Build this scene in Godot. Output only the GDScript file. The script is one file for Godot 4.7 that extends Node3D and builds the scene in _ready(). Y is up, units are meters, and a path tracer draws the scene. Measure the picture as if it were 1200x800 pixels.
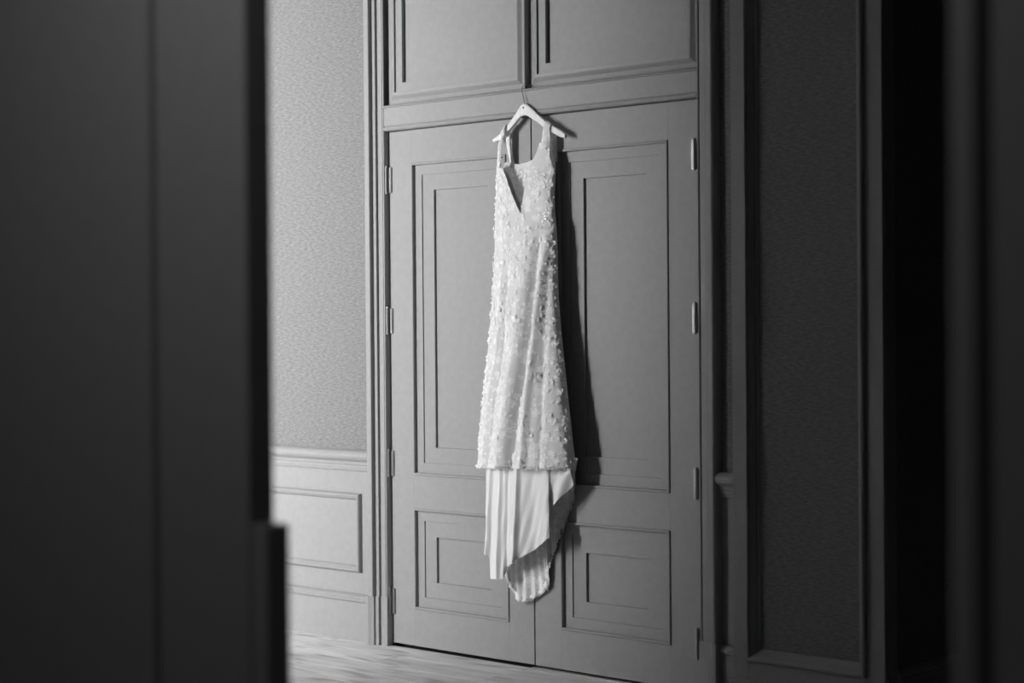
extends Node3D
# A lace wedding dress on a wooden hanger before tall panelled double doors, seen through a dark doorway.
# Metres, y up. The doors' faces lie in the plane z = 0 and the room is on the side of positive z.

const OPEN_L := -0.914      # the door opening, left and right
const OPEN_R := 0.937
const DOOR_H := 2.44
const ROOM_H := 4.6
const WALL_Z := 0.02
const PIER_Z := 0.54
const PIER_L := 1.478
const PIER_R := 2.116
const NEAR_Z := 4.05        # hall side of the wall with the doorway that the camera looks through
const LEFT_X := -7.0        # side wall of the room
const HALL_X := 1.7         # side wall of the dark hall
# the window bay in the near wall
const BAY_L := -2.6
const BAY_R := -1.8
const PANE_L := -2.262      # the window at the end of the bay stands a little further right
const PANE_R := -1.5
const BAY_SILL := 1.0
const BAY_TOP := 3.4
const BAY_Z := 4.55

var taken := {}
var M := {}
var rng := RandomNumberGenerator.new()

func _ready() -> void:
	rng.seed = 11
	set_camera_and_light()
	make_materials()
	build_shell()
	build_floor()
	build_back_wall()
	build_casing()
	build_transom()
	build_doors()
	build_pier()
	build_doorway()
	build_window()
	build_hall_lamp()
	build_dress()
	build_hanger()

# ------------------------------------------------------------------ camera and light
func set_camera_and_light() -> void:
	var cam := Camera3D.new()
	cam.name = "camera"
	cam.fov = 20.7437
	cam.near = 0.05
	cam.far = 100.0
	var right := Vector3(0.7330, -0.0077, -0.6802)
	var up := Vector3(-0.0014, 0.9999, -0.0128)
	var back := right.cross(up).normalized()
	cam.transform = Transform3D(Basis(right.normalized(), up.normalized(), back).orthonormalized(), Vector3(5.5417, 1.5324, 6.1052))
	var lens := CameraAttributesPhysical.new()
	lens.frustum_focal_length = 65.56
	lens.exposure_aperture = 1.8
	lens.frustum_focus_distance = 8.1
	cam.attributes = lens
	add_child(cam)
	cam.current = true
	var env := Environment.new()
	env.background_mode = Environment.BG_SKY
	var sm := ProceduralSkyMaterial.new()     # an even overcast sky
	sm.sky_top_color = Color(0.90, 0.90, 0.90)
	sm.sky_horizon_color = Color(0.86, 0.86, 0.86)
	sm.ground_horizon_color = Color(0.42, 0.42, 0.42)
	sm.ground_bottom_color = Color(0.36, 0.36, 0.36)
	sm.energy_multiplier = 1.0
	var sky := Sky.new()
	sky.sky_material = sm
	env.sky = sky
	env.tonemap_mode = Environment.TONE_MAPPER_LINEAR
	env.tonemap_exposure = 2.0
	env.sdfgi_enabled = true
	env.ssao_enabled = true
	env.ssil_enabled = true
	var we := WorldEnvironment.new()
	we.name = "world_environment"
	we.environment = env
	add_child(we)
	# daylight in the deep window bay of the near wall, left of the view
	var day := AreaLight3D.new()
	day.name = "window_daylight"
	day.area_size = Vector2(PANE_R - PANE_L - 0.1, BAY_TOP - BAY_SILL - 0.1)
	day.light_energy = 41.0
	day.position = Vector3((PANE_L + PANE_R) / 2, (BAY_SILL + BAY_TOP) / 2, BAY_Z - 0.02)    # faces -z
	day.area_range = 30.0
	day.area_attenuation = 2.0
	day.shadow_enabled = true
	add_child(day)

# ------------------------------------------------------------------ naming and tagging
func numbered(n: String) -> String:
	if not taken.has(n):
		taken[n] = 0
		return n
	taken[n] += 1
	return "%s_%03d" % [n, taken[n]]

func tag(o: Node, label: String, category: String, kind := "", group := "") -> void:
	if label != "": o.set_meta("label", label)
	if category != "": o.set_meta("category", category)
	if kind != "": o.set_meta("kind", kind)
	if group != "": o.set_meta("group", group)

func thing(called: String, label: String, category: String, at := Vector3.ZERO, kind := "") -> Node3D:
	var o := Node3D.new()
	o.name = numbered(called)
	add_child(o)
	o.position = at
	tag(o, label, category, kind)
	return o

func part(called: String, shape, mat: Material, parent: Node) -> MeshInstance3D:
	var o := MeshInstance3D.new()
	o.name = called
	if shape is SurfaceTool:
		o.mesh = shape.commit()
	else:
		o.mesh = shape
	o.material_override = mat
	o.cast_shadow = GeometryInstance3D.SHADOW_CASTING_SETTING_ON
	parent.add_child(o, true)
	return o

func struct(called: String, shape, mat: Material, label: String, category: String) -> MeshInstance3D:
	var o := part(numbered(called), shape, mat, self)
	tag(o, label, category, "structure")
	return o

# ------------------------------------------------------------------ mesh helpers
func begin() -> SurfaceTool:
	var st := SurfaceTool.new()
	st.begin(Mesh.PRIMITIVE_TRIANGLES)
	return st

func tri(st: SurfaceTool, a: Vector3, b: Vector3, c: Vector3, n: Vector3) -> void:
	var g := (b - a).cross(c - a)
	if g.length() < 1e-12: return
	g = g.normalized()
	if g.dot(n) < 0: g = -g
	var l := [a, b, c]
	if (b - a).cross(c - a).dot(g) > 0: l = [a, c, b]      # clockwise from the front
	for v in l:
		st.set_normal(g)
		st.add_vertex(v)

func quad(st: SurfaceTool, a: Vector3, b: Vector3, c: Vector3, d: Vector3, n: Vector3) -> void:
	tri(st, a, b, c, n)
	tri(st, a, c, d, n)

func box(st: SurfaceTool, lo: Vector3, hi: Vector3, bev := 0.0) -> void:
	if bev <= 0.0:
		var p := []
		for k in 8: p.append(Vector3(hi.x if k & 1 else lo.x, hi.y if k & 2 else lo.y, hi.z if k & 4 else lo.z))
		quad(st, p[0], p[1], p[3], p[2], Vector3(0, 0, -1)); quad(st, p[4], p[5], p[7], p[6], Vector3(0, 0, 1))
		quad(st, p[0], p[2], p[6], p[4], Vector3(-1, 0, 0)); quad(st, p[1], p[3], p[7], p[5], Vector3(1, 0, 0))
		quad(st, p[0], p[1], p[5], p[4], Vector3(0, -1, 0)); quad(st, p[2], p[3], p[7], p[6], Vector3(0, 1, 0))
		return
	# every corner becomes three points: one on each of its faces
	var mid := (lo + hi) / 2
	var P := func(k: int, axis: int) -> Vector3:
		var v := Vector3(hi.x if k & 1 else lo.x, hi.y if k & 2 else lo.y, hi.z if k & 4 else lo.z)
		for ax in 3:
			if ax != axis: v[ax] += bev if not (k >> ax) & 1 else -bev
		return v
	for axis in 3:
		var u := 1 << ((axis + 1) % 3)
		var w := 1 << ((axis + 2) % 3)
		for side in 2:
			var k := (1 << axis) * side
			var n := Vector3.ZERO
			n[axis] = 1.0 if side else -1.0
			quad(st, P.call(k, axis), P.call(k | u, axis), P.call(k | u | w, axis), P.call(k | w, axis), n)
	for axis in 3:          # edges along axis
		var a1 := (axis + 1) % 3
		var a2 := (axis + 2) % 3
		for q in 4:
			var k := (1 << a1) * (q & 1) + (1 << a2) * (q >> 1)
			var k2 := k | (1 << axis)
			var c: Vector3 = (P.call(k, a1) + P.call(k2, a2)) / 2 - mid
			c[axis] = 0
			quad(st, P.call(k, a1), P.call(k2, a1), P.call(k2, a2), P.call(k, a2), c)
	for k in 8:
		tri(st, P.call(k, 0), P.call(k, 1), P.call(k, 2), P.call(k, 0) - mid)

# A mitred frame round the rectangle; profile points are (inset, height), the bottom side left out if open.
func frame(st: SurfaceTool, r: Rect2, prof: Array, T := Transform3D.IDENTITY, open_bottom := false) -> void:
	var corner := func(i: int, o: float, z: float) -> Vector3:
		var x := r.position.x + o if i == 0 or i == 3 else r.end.x - o
		var y := r.end.y - o if i >= 2 else (r.position.y if open_bottom else r.position.y + o)
		return T * Vector3(x, y, z)
	var outs := [Vector3(0, -1, 0), Vector3(1, 0, 0), Vector3(0, 1, 0), Vector3(-1, 0, 0)]
	for k in prof.size() - 1:
		var a: Vector2 = prof[k]
		var b: Vector2 = prof[k + 1]
		for i in 4:
			if open_bottom and i == 0: continue
			var j := (i + 1) % 4
			var n: Vector3 = (-outs[i]) * (a.y - b.y) + Vector3(0, 0, b.x - a.x)   # turned outwards from the solid below the profile
			quad(st, corner.call(i, a.x, a.y), corner.call(j, a.x, a.y), corner.call(j, b.x, b.y), corner.call(i, b.x, b.y), T.basis * n)

# A straight moulding along local x; profile points are (height, depth) from bottom to top.
func run(st: SurfaceTool, x0: float, x1: float, prof: Array, T := Transform3D.IDENTITY, back := 0.0) -> void:
	for k in prof.size() - 1:
		var a: Vector2 = prof[k]
		var b: Vector2 = prof[k + 1]
		var n := Vector3(0, a.y - b.y, b.x - a.x)
		quad(st, T * Vector3(x0, a.x, a.y), T * Vector3(x1, a.x, a.y), T * Vector3(x1, b.x, b.y), T * Vector3(x0, b.x, b.y), T.basis * n)
	for x in [x0, x1]:
		for k in prof.size() - 1:
			var a: Vector2 = prof[k]
			var b: Vector2 = prof[k + 1]
			quad(st, T * Vector3(x, a.x, back), T * Vector3(x, a.x, a.y), T * Vector3(x, b.x, b.y), T * Vector3(x, b.x, back), T.basis * Vector3(1 if x == x1 else -1, 0, 0))
	var f: Vector2 = prof[0]
	var l: Vector2 = prof[-1]
	quad(st, T * Vector3(x0, f.x, back), T * Vector3(x1, f.x, back), T * Vector3(x1, f.x, f.y), T * Vector3(x0, f.x, f.y), T.basis * Vector3(0, -1, 0))
	quad(st, T * Vector3(x0, l.x, back), T * Vector3(x1, l.x, back), T * Vector3(x1, l.x, l.y), T * Vector3(x0, l.x, l.y), T.basis * Vector3(0, 1, 0))

func tube(st: SurfaceTool, pts: Array, rad: float, sides := 8) -> void:
	var rings := []
	var side := Vector3.ZERO
	for i in pts.size():
		var t: Vector3 = (pts[mini(i + 1, pts.size() - 1)] - pts[maxi(i - 1, 0)]).normalized()
		if i == 0: side = t.cross(Vector3(0.3, 0.5, 0.8)).normalized()
		side = (side - t * side.dot(t)).normalized()
		var up := t.cross(side)
		var ring := []
		for k in sides: ring.append(pts[i] + (side * cos(TAU * k / sides) + up * sin(TAU * k / sides)) * rad)
		rings.append(ring)
	for i in pts.size() - 1:
		for k in sides:
			var k2 := (k + 1) % sides
			quad(st, rings[i][k], rings[i][k2], rings[i + 1][k2], rings[i + 1][k], rings[i][k] + rings[i][k2] - 2 * pts[i])
	for e in [0, pts.size() - 1]:
		var inner: Vector3 = pts[1] if e == 0 else pts[-2]
		for k in sides: tri(st, pts[e], rings[e][k], rings[e][(k + 1) % sides], pts[e] - inner)

# A cloth grid with smooth normals: at(u, v) gives a point, u and v from 0 to 1.
func cloth(nu: int, nv: int, at: Callable, uv_scale := Vector2(1, 1)) -> ArrayMesh:
	var P := PackedVector3Array()
	var N := PackedVector3Array()
	var UV := PackedVector2Array()
	var I := PackedInt32Array()
	for j in nv + 1:
		for i in nu + 1:
			P.append(at.call(float(i) / nu, float(j) / nv))
	for j in nv + 1:
		for i in nu + 1:
			var du := P[j * (nu + 1) + mini(i + 1, nu)] - P[j * (nu + 1) + maxi(i - 1, 0)]
			var dv := P[mini(j + 1, nv) * (nu + 1) + i] - P[maxi(j - 1, 0) * (nu + 1) + i]
			var n := dv.cross(du)
			N.append(n.normalized() if n.length() > 1e-10 else Vector3(0, 0, 1))
			var p := P[j * (nu + 1) + i]
			UV.append(Vector2(p.x * uv_scale.x, -p.y * uv_scale.y))
	for j in nv:
		for i in nu:
			var a := j * (nu + 1) + i
			for k in [a, a + 1, a + nu + 2, a, a + nu + 2, a + nu + 1]: I.append(k)
	var arr := []
	arr.resize(Mesh.ARRAY_MAX)
	arr[Mesh.ARRAY_VERTEX] = P
	arr[Mesh.ARRAY_NORMAL] = N
	arr[Mesh.ARRAY_TEX_UV] = UV
	arr[Mesh.ARRAY_INDEX] = I
	var m := ArrayMesh.new()
	m.add_surface_from_arrays(Mesh.PRIMITIVE_TRIANGLES, arr)
	return m

func along(l: Array, x: float) -> float:            # piecewise linear y of x
	if x <= l[0].x: return l[0].y
	for i in l.size() - 1:
		if x <= l[i + 1].x: return lerpf(l[i].y, l[i + 1].y, (x - l[i].x) / (l[i + 1].x - l[i].x))
	return l[-1].y

func on_line(l: Array, t: float) -> Vector2:        # point at the share t of the point list
	var f := clampf(t, 0, 1) * (l.size() - 1)
	var i := mini(int(f), l.size() - 2)
	return l[i].lerp(l[i + 1], f - i)

# ------------------------------------------------------------------ materials
func grey(v: float) -> Color:
	return Color(v, v, v)

func plain(v: float, rough: float, metal := 0.0) -> StandardMaterial3D:
	var m := StandardMaterial3D.new()
	m.albedo_color = grey(v)
	m.roughness = rough
	m.metallic = metal
	return m

func noise(freq: float, octaves: int, s: int) -> FastNoiseLite:
	var n := FastNoiseLite.new()
	n.seed = s
	n.noise_type = FastNoiseLite.TYPE_SIMPLEX
	n.frequency = freq
	n.fractal_octaves = octaves
	return n

func image_of(w: int, h: int, f: Callable) -> Image:
	var im := Image.create(w, h, false, Image.FORMAT_RGB8)
	for y in h:
		for x in w:
			var v: float = clampf(f.call(x, y), 0, 1)
			im.set_pixel(x, y, Color(v, v, v))
	return im

func textured(im: Image, scale: float, rough: float, relief := 0.0) -> StandardMaterial3D:
	var m := StandardMaterial3D.new()
	var c := im.duplicate()
	c.generate_mipmaps()
	m.albedo_texture = ImageTexture.create_from_image(c)
	m.uv1_triplanar = true
	m.uv1_world_triplanar = true
	m.uv1_scale = Vector3.ONE * scale
	m.roughness = rough
	if relief > 0:
		var b := im.duplicate()
		b.bump_map_to_normal_map(relief)
		b.generate_mipmaps()
		m.normal_enabled = true
		m.normal_texture = ImageTexture.create_from_image(b)
	return m

func make_materials() -> void:
	# paint: faint brush marks and orange peel
	var pn := noise(0.02, 3, 3)
	var pf := noise(0.22, 2, 4)
	var paint := image_of(512, 512, func(x, y): return 0.555 + 0.012 * pn.get_noise_2d(x, y) + 0.020 * pf.get_noise_2d(x, y))
	M.paint = textured(paint, 1.6, 0.5, 0.4)
	# woven wall covering: short horizontal slubs
	var wa := noise(0.05, 2, 8)
	var wb := noise(0.16, 2, 9)
	var wc := noise(0.4, 1, 10)
	var weave := func(x, y): return 0.05 * wa.get_noise_2d(x * 0.3, y * 1.0) + 0.11 * wb.get_noise_2d(x * 0.08, y * 0.5) + 0.07 * wc.get_noise_2d(x * 0.12, y * 0.4)
	M.paper = textured(image_of(1024, 1024, func(x, y): return 0.445 + 0.5 * weave.call(x, y)), 1.6, 0.75, 0.5)
	# oak boards: grain along x with long darker streaks
	for k in 4:
		var ga := noise(0.012, 3, 20 + k)
		var gb := noise(0.09, 2, 30 + k)
		var gk := noise(0.02, 2, 40 + k)
		var tone: float = [0.77, 0.80, 0.74, 0.79][k]
		var wood := image_of(512, 512, func(x, y):
			var streak := maxf(0.0, gk.get_noise_2d(x * 0.22, y * 0.9) - 0.30)
			return tone + 0.07 * ga.get_noise_2d(x * 0.3, y * 1.5) + 0.03 * gb.get_noise_2d(x * 0.12, y * 1.2) - 0.35 * streak)
		M["oak%d" % k] = textured(wood, 0.8, 0.42, 0.8)
	M.joint = plain(0.16, 0.9)
	M.plaster = textured(image_of(256, 256, func(x, y): return 0.50 + 0.02 * pf.get_noise_2d(x, y)), 1.0, 0.9)
	M.brass = plain(0.72, 0.28, 1.0)
	M.steel = plain(0.62, 0.38, 1.0)
	M.wire = plain(0.22, 0.35, 1.0)
	M.gap = plain(0.05, 0.9)
	M.hanger = textured(image_of(256, 256, func(x, y): return 0.90 + 0.03 * pn.get_noise_2d(x * 3.0, y * 0.4)), 3.0, 0.45)
	M.satin = plain(0.91, 0.40)
	M.satin.cull_mode = BaseMaterial3D.CULL_DISABLED
	M.satin.rim_enabled = true
	M.satin.rim = 0.2
	M.applique = plain(0.95, 0.8)
	M.applique.cull_mode = BaseMaterial3D.CULL_DISABLED
	M.applique.backlight_enabled = true
	M.applique.backlight = grey(0.12)
	make_lace()
	M.net = plain(0.95, 0.9)
	M.net.albedo_color.a = 0.12
	M.net.transparency = BaseMaterial3D.TRANSPARENCY_ALPHA
	M.net.cull_mode = BaseMaterial3D.CULL_DISABLED
	var glass := StandardMaterial3D.new()
	glass.albedo_color = Color(1, 1, 1, 0.06)
	glass.transparency = BaseMaterial3D.TRANSPARENCY_ALPHA
	glass.roughness = 0.0
	M.glass = glass

# Floral lace on net: a tile of sprays of five-petalled flowers, leaves and stems over a fine mesh.
func make_lace() -> void:
	var w := 768
	var H := PackedFloat32Array()
	H.resize(w * w)
	var n := noise(0.3, 2, 77)
	for y in w:
		for x in w:
			var net := 0.5 + 0.25 * (sin(x * TAU / 8.0) + sin(y * TAU / 8.0))
			H[y * w + x] = 0.16 * net + 0.10 * n.get_noise_2d(x, y)
	for k in 170:
		var cx := rng.randf() * w
		var cy := rng.randf() * w
		var big := k % 3 == 0
		var R := rng.randf_range(24, 40) if big else rng.randf_range(12, 22)
		var a0 := rng.randf() * TAU
		var lobes := 5 if big else 3
		for dy in range(int(-R), int(R) + 1):
			for dx in range(int(-R), int(R) + 1):
				var r := sqrt(dx * dx + dy * dy) / R
				if r > 1.0: continue
				var a := atan2(dy, dx) + a0
				var edge := 0.55 + 0.45 * absf(cos(a * lobes / 2.0))
				if r < edge:
					var vein := 0.75 + 0.25 * cos(a * lobes * 3.0)
					var v := (0.55 + 0.45 * vein) * (1.0 if r > 0.18 else 0.6)
					var i := posmod(int(cy) + dy, w) * w + posmod(int(cx) + dx, w)
					H[i] = maxf(H[i], v)
	var relief := Image.create(w, w, false, Image.FORMAT_RGB8)
	var color := Image.create(w, w, false, Image.FORMAT_RGB8)
	for y in w:
		for x in w:
			var h: float = clampf(H[y * w + x], 0, 1)
			relief.set_pixel(x, y, grey(h))
			color.set_pixel(x, y, grey(0.87 + 0.09 * h))
	relief.bump_map_to_normal_map(2.2)
	relief.generate_mipmaps()
	color.generate_mipmaps()
	var m := StandardMaterial3D.new()
	m.albedo_texture = ImageTexture.create_from_image(color)
	m.normal_enabled = true
	m.normal_texture = ImageTexture.create_from_image(relief)
	m.normal_scale = 1.0
	m.roughness = 0.85
	m.cull_mode = BaseMaterial3D.CULL_DISABLED
	m.backlight_enabled = true
	m.backlight = grey(0.12)
	M.lace = m

# ------------------------------------------------------------------ the room's shell
func build_shell() -> void:
	var st := begin()
	box(st, Vector3(LEFT_X - 0.2, ROOM_H, -2.2), Vector3(9.2, ROOM_H + 0.15, 9.2))
	struct("ceiling", st, M.plaster, "plain pale ceiling above the panelled doors and the hall", "ceiling")
	# far end of the passage beyond the pier, and the hall round the camera
	st = begin()
	box(st, Vector3(9.0, 0, -2.2), Vector3(9.2, ROOM_H, 9.2))
	struct("wall_right", st, M.paper, "papered end wall far beyond the right pier", "wall")
	st = begin()
	box(st, Vector3(PIER_R - 0.12, 0, -2.2), Vector3(9.0, ROOM_H, -2.0))
	struct("wall_passage", st, M.paper, "unlit end wall of the passage behind the right pier", "wall")
	st = begin()
	box(st, Vector3(HALL_X - 0.2, 0, 9.0), Vector3(9.0, ROOM_H, 9.2))
	struct("wall_hall", st, M.paper, "papered hall wall behind the viewer", "wall")
	st = begin()
	box(st, Vector3(HALL_X - 0.2, 0, NEAR_Z - 0.012), Vector3(HALL_X, ROOM_H, 9.0))
	struct("wall_hall_left", st, M.paper, "papered side wall of the hall, left of the viewer", "wall")
	st = begin()
	box(st, Vector3(OPEN_L - 0.1, -0.02, -0.14), Vector3(OPEN_R + 0.1, 3.4, -0.047))
	struct("wall_behind_doors", st, M.gap, "dark space behind the closed double doors", "wall")

func build_floor() -> void:
	var root := thing("floor", "light oak boards running along below the double doors", "floor", Vector3.ZERO, "structure")
	var st := begin()
	box(st, Vector3(LEFT_X - 0.2, -0.12, -2.2), Vector3(9.2, -0.02, 9.2))
	part("subfloor", st, M.joint, root)
	# boards 19 cm wide along x, staggered; the room to the doorway, then one plain run for the hall
	var z := 0.0
	var row := 0
	while z < 4.0:
		var x := LEFT_X - 0.2 + fmod(row * 0.83, 1.9) - 1.9
		while x < 4.6:
			var x1 := x + 1.9
			var a := maxf(x, LEFT_X - 0.2)
			var b := minf(x1, 4.6)
			if b - a > 0.05:
				var s := begin()
				box(s, Vector3(a + 0.0008, -0.02, z + 0.0008), Vector3(b - 0.0008, rng.randf_range(-0.0006, 0.0), z + 0.1892), 0.0015)
				part("plank", s, M["oak%d" % rng.randi_range(0, 3)], root)
			x = x1
		z += 0.19
		row += 1
	st = begin()
	box(st, Vector3(LEFT_X - 0.2, -0.02, 3.995), Vector3(9.2, -0.001, 9.2))
	box(st, Vector3(4.601, -0.02, -2.2), Vector3(9.2, -0.001, 3.99))
	box(st, Vector3(PIER_R - 0.2, -0.02, -2.2), Vector3(4.599, -0.001, -0.001))
	part("hall_boards", st, M.oak2, root)
	# metal threshold strip, only under the right-hand leaf
	st = begin()
	box(st, Vector3(0.004, 0.0, -0.02), Vector3(OPEN_R, 0.009, 0.035), 0.002)
	struct("trim_threshold", st, M.brass, "thin pale threshold strip on the floor under the right door", "threshold")

const RAIL := [Vector2(0.8186, 0.006), Vector2(0.826, 0.010), Vector2(0.832, 0.010), Vector2(0.834, 0.014), Vector2(0.848, 0.014), Vector2(0.852, 0.018), Vector2(0.864, 0.020), Vector2(0.870, 0.026), Vector2(0.880, 0.037), Vector2(0.892, 0.042), Vector2(0.904, 0.041), Vector2(0.914, 0.035), Vector2(0.921, 0.022)]
const BASE := [Vector2(0.0, 0.016), Vector2(0.188, 0.016), Vector2(0.1905, 0.020), Vector2(0.1915, 0.028), Vector2(0.200, 0.031), Vector2(0.205, 0.030), Vector2(0.207, 0.024), Vector2(0.216, 0.024), Vector2(0.223, 0.016), Vector2(0.2265, 0.006)]
# applied panel moulding, from its outer edge inwards
const MOULD := [Vector2(0.0, 0.0), Vector2(0.001, 0.012), Vector2(0.004, 0.021), Vector2(0.010, 0.025), Vector2(0.017, 0.024), Vector2(0.0185, 0.017), Vector2(0.024, 0.015), Vector2(0.028, 0.012), Vector2(0.031, 0.006), Vector2(0.033, 0.0)]

func build_back_wall() -> void:
	var st := begin()
	box(st, Vector3(LEFT_X - 0.2, 0.84, -0.13), Vector3(-0.99, ROOM_H, WALL_Z))
	struct("wall_back_left", st, M.paper, "pale woven wallpaper left of the double doors, above the chair rail", "wall")
	st = begin()
	box(st, Vector3(1.015, 0.84, -0.13), Vector3(PIER_L + 0.01, ROOM_H, WALL_Z))
	struct("wall_back_right", st, M.paper, "narrow strip of wallpaper between door casing and right pier", "wall")
	st = begin()
	box(st, Vector3(OPEN_L - 0.08, 3.3, -0.13), Vector3(OPEN_R + 0.08, ROOM_H, WALL_Z))
	struct("wall_back", st, M.paper, "wall above the transom panels of the double doors", "wall")
	var sides := [[LEFT_X, -0.99, "left", "left of the double doors"], [1.015, PIER_L + 0.005, "right", "between the doors and the right pier"]]
	var T := Transform3D(Basis.IDENTITY, Vector3(0, 0, WALL_Z))
	for s in sides:
		st = begin()
		box(st, Vector3(s[0] - (0.2 if s[2] == "left" else 0.0), 0, -0.13), Vector3(s[1], 0.839, WALL_Z))
		var w := struct("wall_dado_" + s[2], st, M.paint, "grey painted dado below the chair rail " + s[3], "wainscot")
		if s[2] == "left":
			for x in [[-6.9, -5.77], [-5.65, -4.52], [-4.40, -3.48], [-3.36, -2.35], [-2.23, -1.101]]:
				var ms := begin()
				frame(ms, Rect2(x[0], 0.331, x[1] - x[0], 0.381), MOULD, T)
				part("panel_moulding", ms, M.paint, w)
		st = begin()
		run(st, s[0], s[1], RAIL, T)
		struct("trim_chair_rail", st, M.paint, "grey stepped chair rail on the wall " + s[3], "chair rail")
		st = begin()
		run(st, s[0], s[1], BASE, T)
		struct("baseboard_" + s[2], st, M.paint, "grey baseboard with a rounded cap " + s[3], "baseboard")

# ------------------------------------------------------------------ casing, transom and doors
# from the opening outwards: (offset, height)
const CASING := [Vector2(0.0, -0.04), Vector2(0.0, 0.027), Vector2(0.002, 0.032), Vector2(0.006, 0.0335), Vector2(0.0095, 0.031), Vector2(0.010, 0.024), Vector2(0.0135, 0.024), Vector2(0.014, 0.030), Vector2(0.046, 0.030), Vector2(0.0462, 0.0425), Vector2(0.0475, 0.0435), Vector2(0.068, 0.0435), Vector2(0.0685, 0.0635), Vector2(0.071, 0.0655), Vector2(0.080, 0.066), Vector2(0.093, 0.067), Vector2(0.097, 0.0665), Vector2(0.102, 0.063), Vector2(0.105, 0.055), Vector2(0.107, 0.045), Vector2(0.107, 0.0)]

func build_casing() -> void:
	var st := begin()
	# the frame goes inwards from its outside: turn the profile round
	var prof := []
	for i in range(CASING.size() - 1, -1, -1): prof.append(Vector2(0.107 - CASING[i].x, CASING[i].y))
	frame(st, Rect2(OPEN_L - 0.107, 0.232, OPEN_R - OPEN_L + 0.214, 3.42 - 0.232), prof, Transform3D.IDENTITY, true)
	var c := struct("trim_casing", st, M.paint, "stepped grey casing framing the tall double doors and transom", "door casing")
	for s in [-1, 1]:
		var ps := begin()
		var x_in: float = OPEN_L if s < 0 else OPEN_R
		var pts := [Vector2(-0.001, -0.04), Vector2(-0.001, 0.036), Vector2(0.044, 0.036), Vector2(0.0442, 0.050), Vector2(0.066, 0.050), Vector2(0.0662, 0.060), Vector2(0.080, 0.066), Vector2(0.092, 0.073), Vector2(0.108, 0.073), Vector2(0.113, 0.066), Vector2(0.113, 0.0)]
		for k in pts.size() - 1:
			var a: Vector2 = pts[k]
			var b: Vector2 = pts[k + 1]
			var n := Vector3(-(b.y - a.y) * s, 0, b.x - a.x)
			var xa: float = x_in + s * a.x
			var xb: float = x_in + s * b.x
			quad(ps, Vector3(xa, 0, a.y), Vector3(xb, 0, b.y), Vector3(xb, 0.232, b.y), Vector3(xa, 0.232, a.y), n)
			quad(ps, Vector3(xa, 0.232, 0), Vector3(xa, 0.232, a.y), Vector3(xb, 0.232, b.y), Vector3(xb, 0.232, 0), Vector3.UP)
		part("plinth_block", ps, M.paint, c)

func build_transom() -> void:
	# rail between doors and transom, with a bead along the head of the doors
	var st := begin()
	box(st, Vector3(OPEN_L, 2.4636, -0.04), Vector3(OPEN_R, 2.5476, 0.030))
	var head := struct("trim_door_head", st, M.paint, "plain grey rail across the top of the double doors", "door head")
	st = begin()
	run(st, OPEN_L + 0.0005, OPEN_R - 0.0005, [Vector2(2.4404, -0.03), Vector2(2.4404, 0.024), Vector2(2.443, 0.030), Vector2(2.450, 0.034), Vector2(2.456, 0.0335), Vector2(2.4595, 0.031), Vector2(2.460, 0.024), Vector2(2.4635, 0.024)], Transform3D.IDENTITY, -0.04)
	part("bead", st, M.paint, head)
	st = begin()
	run(st, OPEN_L + 0.0005, OPEN_R - 0.0005, [Vector2(2.5477, 0.024), Vector2(2.5508, 0.024), Vector2(2.551, 0.031), Vector2(2.555, 0.0335), Vector2(2.559, 0.032), Vector2(2.562, 0.026), Vector2(2.562, -0.03)], Transform3D.IDENTITY, -0.04)
	part("bead", st, M.paint, head)
	var prof := [Vector2(0.0, 0.028), Vector2(0.0, 0.0), Vector2(0.014, 0.0), Vector2(0.018, 0.001), Vector2(0.026, 0.003), Vector2(0.034, 0.008), Vector2(0.041, 0.013), Vector2(0.046, 0.015), Vector2(0.058, 0.016), Vector2(0.058, 0.006), Vector2(0.102, 0.006), Vector2(0.102, -0.014)]
	for k in 2:
		var r := Rect2(OPEN_L - 0.0, 2.562, 0.892, 0.78) if k == 0 else Rect2(-0.008, 2.562, OPEN_R + 0.008, 0.78)
		var s := begin()
		frame(s, r, prof)
		quad(s, Vector3(r.position.x + 0.1, r.position.y + 0.1, -0.014), Vector3(r.end.x - 0.1, r.position.y + 0.1, -0.014), Vector3(r.end.x - 0.1, r.end.y - 0.1, -0.014), Vector3(r.position.x + 0.1, r.end.y - 0.1, -0.014), Vector3(0, 0, 1))
		struct("trim_transom_panel", s, M.paint, ["stepped grey panel over the left-hand door, above the hanger", "stepped grey panel over the right-hand door"][k], "transom panel")
	st = begin()
	box(st, Vector3(-0.0218, 2.5625, -0.03), Vector3(-0.0082, 3.34, 0.030), 0.002)
	struct("trim_transom_mullion", st, M.paint, "slim upright bead between the two transom panels", "mullion")

# raised bead round a panel sunk in three steps: (inset, height)
const PANEL := [Vector2(0.0, 0.0), Vector2(0.0005, 0.005), Vector2(0.003, 0.007), Vector2(0.008, 0.007), Vector2(0.011, 0.005), Vector2(0.0115, -0.012), Vector2(0.0575, -0.012), Vector2(0.0580, -0.018), Vector2(0.1310, -0.018), Vector2(0.1315, -0.030)]

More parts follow.
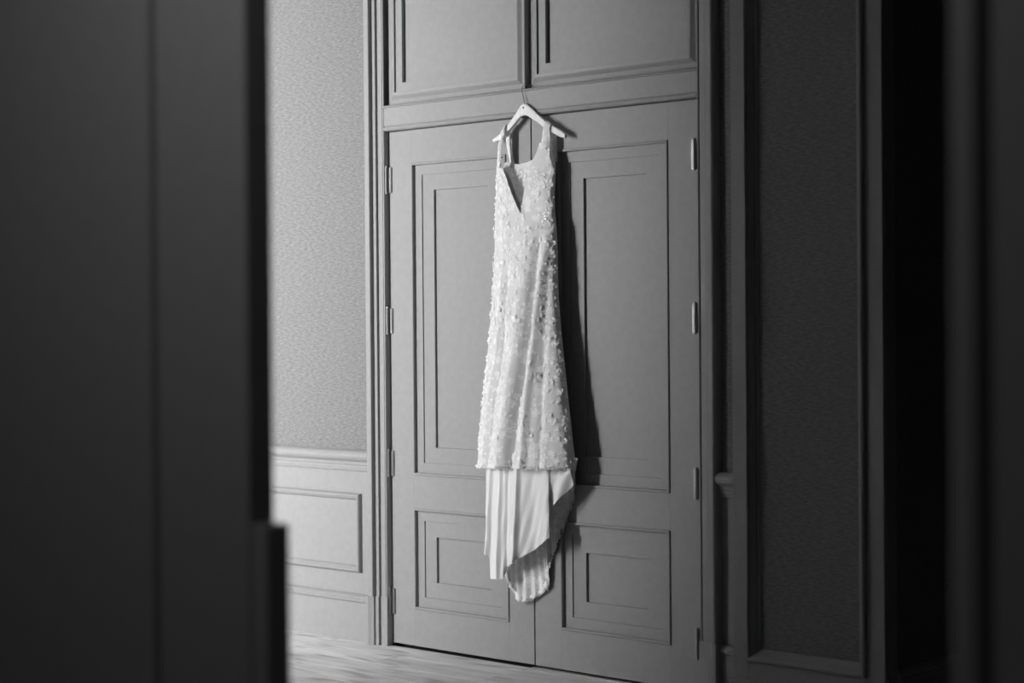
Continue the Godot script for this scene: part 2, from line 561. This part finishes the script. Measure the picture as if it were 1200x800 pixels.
func build_doors() -> void:
	for k in 2:
		var x0: float = OPEN_L + 0.003 if k == 0 else 0.0035
		var x1: float = -0.0035 if k == 0 else OPEN_R - 0.004
		var px0: float = -0.762 if k == 0 else 0.155
		var px1: float = -0.152 if k == 0 else 0.764
		var root := thing("door_%d" % (k + 1), ["left leaf of the grey panelled double doors, partly behind the dress", "right leaf of the grey panelled double doors, with the dress shadow"][k], "door", Vector3.ZERO, "structure")
		var y0 := 0.014
		var y1 := DOOR_H - 0.003
		var cuts := [[0.188, 0.663], [0.8187, 2.282]]
		for x in [[x0, px0 + 0.001], [px1 - 0.001, x1]]:
			var s := begin()
			box(s, Vector3(x[0], y0, -0.045), Vector3(x[1], y1, 0.0), 0.001)
			part("stile", s, M.paint, root)
		for y in [[y0, cuts[0][0] + 0.001], [cuts[0][1] - 0.001, cuts[1][0] + 0.001], [cuts[1][1] - 0.001, y1]]:
			var s := begin()
			box(s, Vector3(px0 + 0.0005, y[0], -0.045), Vector3(px1 - 0.0005, y[1], -0.0001))
			part("rail", s, M.paint, root)
		for c in cuts:
			var s := begin()
			var r := Rect2(px0, c[0], px1 - px0, c[1] - c[0])
			frame(s, r, PANEL.slice(5))
			var d := 0.1315
			quad(s, Vector3(px0 + d, c[0] + d, -0.03), Vector3(px1 - d, c[0] + d, -0.03), Vector3(px1 - d, c[1] - d, -0.03), Vector3(px0 + d, c[1] - d, -0.03), Vector3(0, 0, 1))
			var p := part("panel", s, M.paint, root)
			s = begin()
			frame(s, r, PANEL.slice(0, 6))
			part("bead", s, M.paint, p)
		# four butt hinges on the outer edge
		for y in [0.151, 0.806, 1.482, 2.149]:
			var hx: float = OPEN_L if k == 0 else 0.912
			var s := begin()
			for j in 5:
				var ya: float = y + j * 0.0248
				tube(s, [Vector3(hx, ya, 0.017), Vector3(hx, ya + 0.0238, 0.017)], 0.0082, 12)
			tube(s, [Vector3(hx, y - 0.004, 0.017), Vector3(hx, y + 0.128, 0.017)], 0.0055, 10)
			var hg := part("hinge", s, M.steel, root)
			hg.set_meta("label", "steel butt hinge")
			s = begin()
			if k == 0: box(s, Vector3(hx - 0.002, y + 0.002, 0.0), Vector3(hx + 0.022, y + 0.121, 0.0095))
			else: box(s, Vector3(hx - 0.02, y + 0.002, 0.0), Vector3(hx + 0.026, y + 0.121, 0.0095))
			part("hinge_leaf", s, M.steel, hg)

# ------------------------------------------------------------------ the panelled pier on the right
func build_pier() -> void:
	var st := begin()
	box(st, Vector3(PIER_L, 0, -2.0), Vector3(PIER_R - 0.012, ROOM_H, PIER_Z - 0.025))
	var root := struct("wall_pier", st, M.paper, "shadowed papered pier standing forward of the wall right of the doors", "pier")
	# face frame of boards round the sunk papered field
	var fx0 := PIER_L + 0.066
	var fx1 := PIER_R - 0.076
	for b in [[PIER_L - 0.001, fx0, 0.0, ROOM_H], [fx1, PIER_R, 0.0, ROOM_H], [fx0 + 0.0002, fx1 - 0.0002, 0.0, 0.300], [fx0 + 0.0002, fx1 - 0.0002, 3.40, ROOM_H]]:
		var s := begin()
		box(s, Vector3(b[0], b[2], PIER_Z - 0.026), Vector3(b[1], b[3], PIER_Z), 0.0015)
		part("stile" if b[2] == 0.0 and b[3] > 1 else "rail", s, M.paint, root)
	var sm := begin()
	frame(sm, Rect2(fx0 - 0.006, 0.288, fx1 - fx0 + 0.012, 3.12), [Vector2(0.0, 0.0), Vector2(0.001, 0.010), Vector2(0.005, 0.016), Vector2(0.012, 0.017), Vector2(0.017, 0.012), Vector2(0.019, 0.004), Vector2(0.026, 0.001), Vector2(0.030, -0.006), Vector2(0.034, -0.010), Vector2(0.035, -0.018), Vector2(0.042, -0.020), Vector2(0.046, -0.025)], Transform3D(Basis.IDENTITY, Vector3(0, 0, PIER_Z)))
	part("panel_moulding", sm, M.paint, root)
	sm = begin()
	run(sm, PIER_L - 0.012, PIER_R + 0.0, BASE.map(func(p): return Vector2(p.x - 0.006, p.y)), Transform3D(Basis.IDENTITY, Vector3(0, 0, PIER_Z)))
	part("baseboard", sm, M.paint, root)
	# the return of the pier into the passage: a corner board, then papered wall with its own baseboard
	sm = begin()
	box(sm, Vector3(PIER_R - 0.013, 0, 0.457), Vector3(PIER_R, ROOM_H, PIER_Z - 0.0265), 0.001)
	part("corner_board", sm, M.paint, root)
	sm = begin()
	var T := Transform3D(Basis(Vector3(0, 0, -1), Vector3.UP, Vector3(1, 0, 0)), Vector3(PIER_R - 0.012, 0, 0.456))
	run(sm, 0.0, 2.4, BASE.map(func(p): return Vector2(p.x * 1.38, p.y)), T)
	part("baseboard", sm, M.paint, root)

# ------------------------------------------------------------------ the doorway that frames the view
func build_doorway() -> void:
	var zl := NEAR_Z - 0.058
	var st := begin()
	var zf := zl - 0.002
	var zb := NEAR_Z - 0.012
	box(st, Vector3(BAY_R, 0, zf), Vector3(2.716, ROOM_H, zb))
	box(st, Vector3(LEFT_X, 0, zf), Vector3(BAY_L, ROOM_H, zb))
	box(st, Vector3(BAY_L, 0, zf), Vector3(BAY_R, BAY_SILL, zb))
	box(st, Vector3(BAY_L, BAY_TOP, zf), Vector3(BAY_R, ROOM_H, zb))
	var w := struct("wall_near_left", st, M.paint, "blurred dark wall filling the left of the view", "wall")
	st = begin()
	box(st, Vector3(2.752, 0, zl), Vector3(3.008, ROOM_H, NEAR_Z), 0.002)
	part("jamb_board", st, M.paint, w)
	st = begin()
	box(st, Vector3(2.7155, 0, zl), Vector3(2.7525, ROOM_H, NEAR_Z - 0.045))
	part("groove", st, M.paint, w)
	st = begin()
	box(st, Vector3(4.41, 0, zl), Vector3(9.0, ROOM_H, NEAR_Z - 0.012))
	var r := struct("wall_near_right", st, M.paint, "blurred dark wall at the right edge of the view", "wall")
	st = begin()
	box(st, Vector3(4.374, 0, zl), Vector3(4.4102, ROOM_H, NEAR_Z), 0.004)
	part("jamb_board", st, M.paint, r)
	st = begin()
	box(st, Vector3(3.008, 2.9, zl), Vector3(4.374, ROOM_H, NEAR_Z - 0.012))
	struct("wall_near_header", st, M.paint, "dark wall above the near doorway", "wall")
	# a half-height post lining the left jamb
	st = begin()
	box(st, Vector3(3.0085, 0.0, zl), Vector3(3.05, 1.185, NEAR_Z - 0.004), 0.003)
	struct("trim_jamb_post", st, M.paint, "blurred dark half-height post lining the left jamb of the near doorway", "post")

# ------------------------------------------------------------------ the window that lights the room
func build_window() -> void:
	var st := begin()
	box(st, Vector3(LEFT_X - 0.2, 0, -0.13), Vector3(LEFT_X, ROOM_H, NEAR_Z + 0.2))
	struct("wall_left", st, M.paper, "papered side wall of the room, left of the view", "wall")
	# deep bay lined with dark boards, and the window at its far end
	var z0 := NEAR_Z - 0.012
	st = begin()
	box(st, Vector3(BAY_L - 0.12, BAY_SILL - 0.1, z0), Vector3(BAY_L - 0.02, BAY_TOP + 0.1, BAY_Z + 0.1))
	box(st, Vector3(PANE_R + 0.02, BAY_SILL - 0.1, z0), Vector3(PANE_R + 0.12, BAY_TOP + 0.1, BAY_Z + 0.1))
	box(st, Vector3(BAY_L - 0.02, BAY_SILL - 0.1, z0), Vector3(PANE_R + 0.02, BAY_SILL, BAY_Z + 0.1))
	box(st, Vector3(BAY_L - 0.02, BAY_TOP, z0), Vector3(PANE_R + 0.02, BAY_TOP + 0.1, BAY_Z + 0.1))
	box(st, Vector3(BAY_L - 0.02, BAY_SILL, BAY_Z), Vector3(PANE_L, BAY_TOP, BAY_Z + 0.1))
	box(st, Vector3(PANE_R, BAY_SILL, BAY_Z), Vector3(PANE_R + 0.02, BAY_TOP, BAY_Z + 0.1))
	struct("trim_window_bay", st, M.paint, "lining of the deep window bay left of the view", "window bay")
	var win := thing("window_1", "tall window at the end of the bay left of the view", "window", Vector3(0, 0, BAY_Z), "structure")
	st = begin()
	for b in [[PANE_L, PANE_L + 0.05, BAY_SILL, BAY_TOP], [PANE_R - 0.05, PANE_R, BAY_SILL, BAY_TOP], [PANE_L + 0.05, PANE_R - 0.05, BAY_SILL, BAY_SILL + 0.05], [PANE_L + 0.05, PANE_R - 0.05, BAY_TOP - 0.05, BAY_TOP]]:
		box(st, Vector3(b[0], b[2], 0.02), Vector3(b[1], b[3], 0.07))
	part("window_frame", st, M.paint, win)
	st = begin()
	box(st, Vector3(PANE_L + 0.05, BAY_SILL + 0.05, 0.042), Vector3(PANE_R - 0.05, BAY_TOP - 0.05, 0.048))
	part("pane", st, M.glass, win)

# a dim lamp on the ceiling of the hall, behind the viewer's right shoulder
func build_hall_lamp() -> void:
	var at := Vector3(3.15, 2.65, 4.95)
	var root := thing("ceiling_lamp", "dim round ceiling lamp in the dark hall behind the viewer", "lamp", at)
	var st := begin()
	tube(st, [Vector3(0, 0.02, 0), Vector3(0, ROOM_H - at.y, 0)], 0.012, 8)
	part("rod", st, M.steel, root)
	var m := SphereMesh.new()
	m.radius = 0.14
	m.height = 0.28
	var glow := plain(0.9, 0.5)
	glow.emission_enabled = true
	glow.emission = grey(1.0)
	glow.emission_energy_multiplier = 0.5
	part("globe", m, glow, root).position = Vector3(0, -0.12, 0)
	var l := OmniLight3D.new()
	l.name = "lamp_light"
	l.light_energy = 0.15
	l.light_size = 0.14
	l.omni_range = 30.0
	l.omni_attenuation = 2.0
	l.shadow_enabled = true
	l.position = Vector3(0, -0.12, 0)
	root.add_child(l)

# ------------------------------------------------------------------ the dress
const BODY := [  # height, centre, half width, half depth
	[2.1957, 0.0084, 0.1712, 0.0315], [2.1397, 0.0063, 0.1710, 0.0315], [2.0833, 0.0066, 0.1681, 0.0350], [2.0086, 0.0054, 0.1711, 0.0350], [1.9335, 0.0162, 0.1743, 0.0442],
	[1.8585, 0.0202, 0.1762, 0.0467], [1.7463, 0.0213, 0.1788, 0.0510], [1.6343, 0.0182, 0.1855, 0.0527], [1.5222, 0.0190, 0.1964, 0.0544], [1.4101, 0.0189, 0.2117, 0.0561],
	[1.2981, 0.0202, 0.2265, 0.0595], [1.1862, 0.0223, 0.2410, 0.0638], [1.0745, 0.0247, 0.2560, 0.0680], [0.9816, 0.0294, 0.2668, 0.0714], [0.8888, 0.0347, 0.2764, 0.0748]]
const FRONT_TOP := [Vector2(-0.149, 2.20), Vector2(-0.141, 2.222), Vector2(-0.126, 2.230), Vector2(-0.104, 2.235), Vector2(-0.070, 2.180), Vector2(-0.0296, 2.102), Vector2(0.028, 2.005), Vector2(0.040, 2.075), Vector2(0.051, 2.150), Vector2(0.064, 2.194), Vector2(0.090, 2.240), Vector2(0.108, 2.270), Vector2(0.124, 2.310), Vector2(0.156, 2.314), Vector2(0.175, 2.25), Vector2(0.190, 2.20)]
const BACK_TOP := [Vector2(-0.149, 2.19), Vector2(-0.118, 2.245), Vector2(-0.090, 2.239), Vector2(-0.047, 2.232), Vector2(0.0, 2.237), Vector2(0.06, 2.255), Vector2(0.12, 2.285), Vector2(0.155, 2.295), Vector2(0.174, 2.24), Vector2(0.190, 2.19)]
# long folds down the front: (height, x) down each crease, width, depth
var FOLDS := [
	[[Vector2(0.9248, -0.0041), Vector2(1.1871, 0.0241), Vector2(1.448, 0.0722), Vector2(1.6701, 0.0995), Vector2(1.8726, 0.1266)], 0.020, -0.046],
	[[Vector2(0.9292, 0.081), Vector2(1.189, 0.0937), Vector2(1.4112, 0.116), Vector2(1.6325, 0.1381), Vector2(1.8525, 0.1701)], 0.020, 0.020],
	[[Vector2(0.9223, -0.0716), Vector2(1.186, -0.038), Vector2(1.4107, 0.0052), Vector2(1.634, 0.0278), Vector2(1.8561, 0.0604)], 0.026, 0.012],
	[[Vector2(0.9223, -0.135), Vector2(1.186, -0.105), Vector2(1.4107, -0.065), Vector2(1.8561, -0.035)], 0.012, -0.008],
	[[Vector2(0.9223, 0.17), Vector2(1.186, 0.165), Vector2(1.4107, 0.165), Vector2(1.8561, 0.185)], 0.016, -0.010],
	[[Vector2(0.9223, -0.175), Vector2(1.186, -0.150), Vector2(1.4107, -0.105), Vector2(1.8561, -0.075)], 0.014, 0.007]]

func body_at(y: float) -> Array:
	for i in BODY.size() - 1:
		if y >= BODY[i + 1][0] or i == BODY.size() - 2:
			var t := clampf((y - BODY[i + 1][0]) / (BODY[i][0] - BODY[i + 1][0]), 0, 1)
			var r := []
			for k in 4: r.append(lerpf(BODY[i + 1][k], BODY[i][k], t))
			return r
	return BODY[0]

func front_hem(x: float) -> float:
	return 0.897 + 0.05 * x + 0.005 * absf(sin(x * 75.0))

func front(s: float, y: float, off := 0.0) -> Vector3:     # s from -1 (left side) to 1
	var b := body_at(y)
	var x: float = b[1] + b[2] * sin(s * PI / 2)
	var z: float = b[3] + 0.016 + b[3] * pow(maxf(cos(s * PI / 2), 0.0), 0.7)
	var fade := smoothstep(1.98, 1.72, y) * (0.6 + 0.4 * smoothstep(1.8, 1.1, y)) * clampf(cos(s * PI / 2) * 3.0, 0, 1)
	for f in FOLDS:
		var d: float = (x - along(f[0], y)) / f[1]
		z += f[2] * fade * exp(-d * d)
	z += 0.0025 * sin(x * 31.0 + y * 9.0) * sin(y * 14.0 + x * 8.0)
	return Vector3(x, y, z + off)

func top_at(l: Array, s: float) -> float:
	return along(l, 0.021 + 0.1686 * sin(s * PI / 2))

func build_dress() -> void:
	var root := thing("wedding_dress", "long white lace wedding dress hanging before the grey double doors", "dress")
	var uv := Vector2(3.0, 3.0)
	part("lace_front", cloth(150, 190, func(u, v):
		var s: float = u * 2 - 1
		var y0 := top_at(FRONT_TOP, s)
		return front(s, lerpf(y0, front_hem(0.04 + 0.27 * s), v)), uv), M.lace, root)
	part("lace_back", cloth(60, 90, func(u, v):
		var s: float = 1 - u * 2
		var y := lerpf(top_at(BACK_TOP, s), 0.90, v)
		var b := body_at(y)
		return Vector3(b[1] + b[2] * sin(s * PI / 2), y, b[3] + 0.016 - b[3] * pow(maxf(cos(s * PI / 2), 0.0), 0.6) + 0.002 * sin(s * 9.0)), uv), M.lace, root)
	# sheer net filling the plunge
	part("illusion_net", cloth(24, 24, func(u, v):
		var x := lerpf(-0.100, 0.094, u)
		var y := lerpf(2.215, minf(along(FRONT_TOP, x), 2.2), v)
		var b := body_at(y)
		return Vector3(x, y, b[3] * 1.75 + 0.014), uv), M.net, root)
	# straps over the hanger: front and back runs on each side
	for p in [
		[[Vector3(-0.122, 2.215, 0.085), Vector3(-0.119, 2.31, 0.080), Vector3(-0.113, 2.375, 0.068), Vector3(-0.110, 2.396, 0.056), Vector3(-0.110, 2.401, 0.045), Vector3(-0.110, 2.394, 0.034)], 0.020, 0.72],
		[[Vector3(-0.100, 2.23, 0.018), Vector3(-0.112, 2.31, 0.026), Vector3(-0.115, 2.37, 0.030), Vector3(-0.112, 2.396, 0.034), Vector3(-0.112, 2.4005, 0.045)], 0.028, 0.72],
		[[Vector3(0.136, 2.28, 0.078), Vector3(0.141, 2.345, 0.068), Vector3(0.147, 2.389, 0.058), Vector3(0.149, 2.3965, 0.050), Vector3(0.150, 2.396, 0.042), Vector3(0.150, 2.388, 0.034)], 0.034, -0.52],
		[[Vector3(0.156, 2.23, 0.032), Vector3(0.154, 2.31, 0.036), Vector3(0.151, 2.36, 0.037), Vector3(0.150, 2.388, 0.038), Vector3(0.150, 2.3965, 0.046)], 0.042, -0.52]]:
		var c := Curve3D.new()
		for q in p[0].size():
			var tan: Vector3 = (p[0][mini(q + 1, p[0].size() - 1)] - p[0][maxi(q - 1, 0)]) / 6.0
			c.add_point(p[0][q], -tan, tan)
		var hw: float = p[1] / 2
		var slope: float = p[2]
		var st_mesh := cloth(8, 60, func(u, v):
			var q := c.sample_baked((1 - v) * c.get_baked_length())
			var e: float = u * 2 - 1
			var over := smoothstep(2.33, 2.385, q.y)
			return q + Vector3(e * hw, e * hw * slope * over + 0.004 * over - 0.10 * absf(e) * hw, -0.25 * e * e * hw * (1 - over)), uv)
		part("strap", st_mesh, M.lace, root)
	# satin underskirt, longer than the lace in front
	var hem := [[0.0, Vector2(-0.2016, 0.5157)], [0.07, Vector2(-0.197, 0.512)], [0.14, Vector2(-0.162, 0.495)], [0.16, Vector2(-0.1635, 0.3934)], [0.36, Vector2(-0.0752, 0.4011)], [0.40, Vector2(-0.0644, 0.4473)], [0.58, Vector2(0.0112, 0.4911)], [1.0, Vector2(0.1909, 0.6015)]]
	part("satin_underskirt", cloth(140, 60, func(u, v):
		var lo := Vector2.ZERO
		for i in hem.size() - 1:
			if u >= hem[i][0] and u <= hem[i + 1][0]: lo = hem[i][1].lerp(hem[i + 1][1], (u - hem[i][0]) / (hem[i + 1][0] - hem[i][0]))
		var top := Vector2(lerpf(-0.187, 0.188, u), 0.96)
		var q := top.lerp(lo, v)
		var z := 0.105 + 0.022 * sin(u * PI)
		for r in [[0.11, 0.030, 0.022], [0.29, 0.028, 0.020], [0.40, 0.03, -0.016], [0.57, 0.028, 0.026], [0.76, 0.09, -0.018], [0.975, 0.05, 0.014]]:
			var d: float = (u - r[0]) / r[1]
			z += r[2] * (0.4 + 0.6 * v) * exp(-d * d)
		z += 0.004 * sin(u * 30 + v * 6) * sin(v * 11 + u * 22) * v
		return Vector3(q.x, q.y, z)), M.satin, root)
	# the train behind: its lace hem climbs to the right
	var train_hem := [Vector2(-0.130, 0.427), Vector2(-0.0996, 0.3535), Vector2(-0.0485, 0.3052), Vector2(0.0026, 0.3063), Vector2(0.0536, 0.3337), Vector2(0.1042, 0.3646), Vector2(0.1194, 0.3884), Vector2(0.1357, 0.5166), Vector2(0.1659, 0.5562), Vector2(0.2062, 0.6407), Vector2(0.2461, 0.7099), Vector2(0.2711, 0.7667), Vector2(0.2817, 0.8593)]
	var train := func(u: float, v: float) -> Vector3:
		var lo := on_line(train_hem, u)
		var q := Vector2(lerpf(-0.16, 0.29, u), 0.95).lerp(lo, v)
		var z := lerpf(0.085, 0.030, v) - 0.03 * u * v
		return Vector3(q.x + (z - 0.04) * 0.93, q.y, z + 0.007 * v * sin(u * 31.0 + 2.0 * sin(u * 9.0)) + 0.005 * v * v * sin(u * 83.0 + 1.0))
	part("lace_train", cloth(160, 60, train, uv), M.lace, root)
	# a turned-back fold of satin at the right of the hem
	part("satin_fold", cloth(24, 24, func(u, v):
		var a := Vector2(0.176, 0.935).lerp(Vector2(0.306, 0.925), u)
		var b := Vector2(0.1773, 0.7206).lerp(Vector2(0.312, 0.835), u)
		var q := a.lerp(b, v)
		return Vector3(q.x, q.y, 0.085 + 0.02 * sin(v * 2.6) + 0.008 * sin(u * 7 + v * 5))), M.satin, root)
	build_appliques(root, train)

# raised organza petals sewn over the lace, and scallops along the hems
func build_appliques(root: Node3D, train: Callable) -> void:
	var st := begin()
	var petal := func(c: Vector3, n: Vector3, dir: Vector3, len: float, wide: float, lift: float) -> void:
		var side := n.cross(dir).normalized()
		var a := c + n * 0.0012
		var m1 := c + dir * len * 0.55 + side * wide + n * lift * 0.6
		var m2 := c + dir * len * 0.55 - side * wide + n * lift * 0.6
		var e := c + dir * len + n * lift
		var mid := c + dir * len * 0.5 + n * lift * 0.2
		for q in [[a, m1, mid], [a, mid, m2], [m1, e, mid], [mid, e, m2]]:
			var l: Array = q
			if (l[1] - l[0]).cross(l[2] - l[0]).dot(n) > 0: l = [q[0], q[2], q[1]]
			for w in l:
				st.set_normal((n + 0.35 * (w - c).normalized()).normalized() if w != a else n)
				st.add_vertex(w)
	var bloom := func(c: Vector3, n: Vector3, size: float, lift: float) -> void:
		var t := n.cross(Vector3(0.2, 1, 0.1)).normalized()
		var a0 := rng.randf() * TAU
		var count := rng.randi_range(3, 5)
		for k in count:
			petal.call(c, n, t.rotated(n, a0 + TAU * k / count), size * rng.randf_range(0.8, 1.15), size * 0.38, lift * rng.randf_range(0.5, 1.4))
	for i in 520:
		var s := rng.randf_range(-0.95, 0.95)
		var y := rng.randf_range(0.90, 2.20)
		if y > top_at(FRONT_TOP, s) - 0.012: continue
		var p := front(s, y)
		var n := (front(s + 0.02, y) - front(s - 0.02, y)).cross(front(s, y + 0.01) - front(s, y - 0.01)).normalized()
		n = (n + Vector3(-0.1, 0.1, 0.9)).normalized()
		bloom.call(p, n, rng.randf_range(0.007, 0.014), rng.randf_range(0.001, 0.0045))
	for i in 46:                 # standing petals at both sides
		var y := rng.randf_range(0.92, 2.15)
		var right := rng.randf() < 0.7
		var s := rng.randf_range(0.80, 1.0) if right else rng.randf_range(-0.98, -0.9)
		var p := front(s, y)
		bloom.call(p, Vector3(0.25 if right else -0.7, 0.1, 0.9).normalized(), rng.randf_range(0.010, 0.017), 0.008)
	for i in 130:                # hem of the train
		var u := i / 129.0
		bloom.call(train.call(u, 1.0), Vector3(0.1, 0, 1).normalized(), rng.randf_range(0.010, 0.017), 0.006)
	for i in 70:
		var x := lerpf(-0.22, 0.31, i / 69.0)
		var s := asin(clampf((x - 0.047) / 0.272, -1, 1)) * 2 / PI
		bloom.call(front(s, front_hem(0.04 + 0.27 * s)), Vector3(0, 0, 1), rng.randf_range(0.008, 0.013), 0.004)
	for i in 120:                # flowers inside the open neckline, on the back
		var s := rng.randf_range(-0.6, 0.75)
		var y := rng.randf_range(2.0, 2.22)
		var b := body_at(y)
		bloom.call(Vector3(b[1] + b[2] * sin(s * PI / 2), y, b[3] + 0.019 - b[3] * pow(cos(s * PI / 2), 0.6)), Vector3(0, 0, 1), rng.randf_range(0.006, 0.011), 0.003)
	var o := part("petal_appliques", st, M.applique, root)
	o.set_meta("kind", "stuff")

# ------------------------------------------------------------------ the hanger
func build_hanger() -> void:
	var root := thing("coat_hanger", "white wooden hanger with wire hook on the head of the doors, holding the dress", "hanger")
	# outline of the wooden yoke, rounded in section: upper and lower edge in pairs from left to right
	var up := [Vector2(-0.1884, 2.3502), Vector2(-0.1518, 2.3660), Vector2(-0.0889, 2.4140), Vector2(-0.045, 2.4560), Vector2(-0.0161, 2.4879), Vector2(0.0, 2.4945), Vector2(0.0195, 2.4886), Vector2(0.0496, 2.4674), Vector2(0.09, 2.4350), Vector2(0.1292, 2.4051), Vector2(0.1884, 2.3746), Vector2(0.2178, 2.3600), Vector2(0.2445, 2.3409)]
	var low := [Vector2(-0.1800, 2.3342), Vector2(-0.1410, 2.3430), Vector2(-0.0736, 2.3909), Vector2(-0.040, 2.4190), Vector2(-0.0180, 2.4360), Vector2(0.0, 2.4410), Vector2(0.0160, 2.4390), Vector2(0.045, 2.4230), Vector2(0.0792, 2.4053), Vector2(0.118, 2.3780), Vector2(0.170, 2.3500), Vector2(0.2126, 2.3300), Vector2(0.2400, 2.3244)]
	var st := begin()
	var z0 := 0.0435
	var th := 0.0085
	var ring := func(i: float) -> Array:
		var a := on_line(up, i)
		var b := on_line(low, i)
		var c := (a + b) / 2
		var h := (a - b) / 2
		var l := []
		for k in 12:
			var t := TAU * k / 12
			var cc := signf(cos(t)) * pow(absf(cos(t)), 0.6)
			var ss := signf(sin(t)) * pow(absf(sin(t)), 0.6)
			l.append(Vector3(c.x + h.x * cc, c.y + h.y * cc, z0 + th * ss))
		return l
	var nseg := 60
	for i in nseg:
		var A: Array = ring.call(float(i) / nseg)
		var B: Array = ring.call(float(i + 1) / nseg)
		var mid: Vector3 = (A[0] + A[6]) / 2
		for k in 12: quad(st, A[k], A[(k + 1) % 12], B[(k + 1) % 12], B[k], (A[k] + A[(k + 1) % 12]) / 2 - mid)
	for e in [0.0, 1.0]:
		var A: Array = ring.call(e)
		var mid: Vector3 = (A[0] + A[6]) / 2
		for k in 12: tri(st, mid, A[k], A[(k + 1) % 12], Vector3(-1 if e == 0.0 else 1, 0, 0))
	part("yoke", st, M.hanger, root)
	st = begin()
	var c := Curve3D.new()
	var pts := [Vector3(0.001, 2.490, z0), Vector3(-0.001, 2.510, z0), Vector3(-0.0075, 2.530, z0), Vector3(-0.0130, 2.5476, z0), Vector3(-0.0115, 2.5660, z0), Vector3(0.0, 2.5775, z0), Vector3(0.0150, 2.5785, z0), Vector3(0.0290, 2.5700, z0), Vector3(0.0385, 2.5580, z0), Vector3(0.0420, 2.5600, z0)]
	for q in pts.size():
		var tan: Vector3 = (pts[mini(q + 1, pts.size() - 1)] - pts[maxi(q - 1, 0)]) / 6.0
		c.add_point(pts[q], -tan, tan)
	var line := []
	for q in 49: line.append(c.sample_baked(c.get_baked_length() * q / 48.0))
	tube(st, line, 0.0016, 8)
	part("hook", st, M.wire, root).set_meta("label", "thin steel wire hook")
	st = begin()
	tube(st, [Vector3(0.002, 2.474, z0 + 0.0075), Vector3(0.002, 2.474, z0 + 0.0098)], 0.0042, 12)
	part("stud", st, M.wire, root).set_meta("label", "small metal stud below the hook")
	# the nail that carries it
	st = begin()
	tube(st, [Vector3(0.007, 2.574, -0.02), Vector3(0.007, 2.574, 0.052)], 0.0022, 8)
	var nail := part(numbered("nail"), st, M.steel, self)
	tag(nail, "tiny nail in the transom that the wire hook hangs on", "nail")
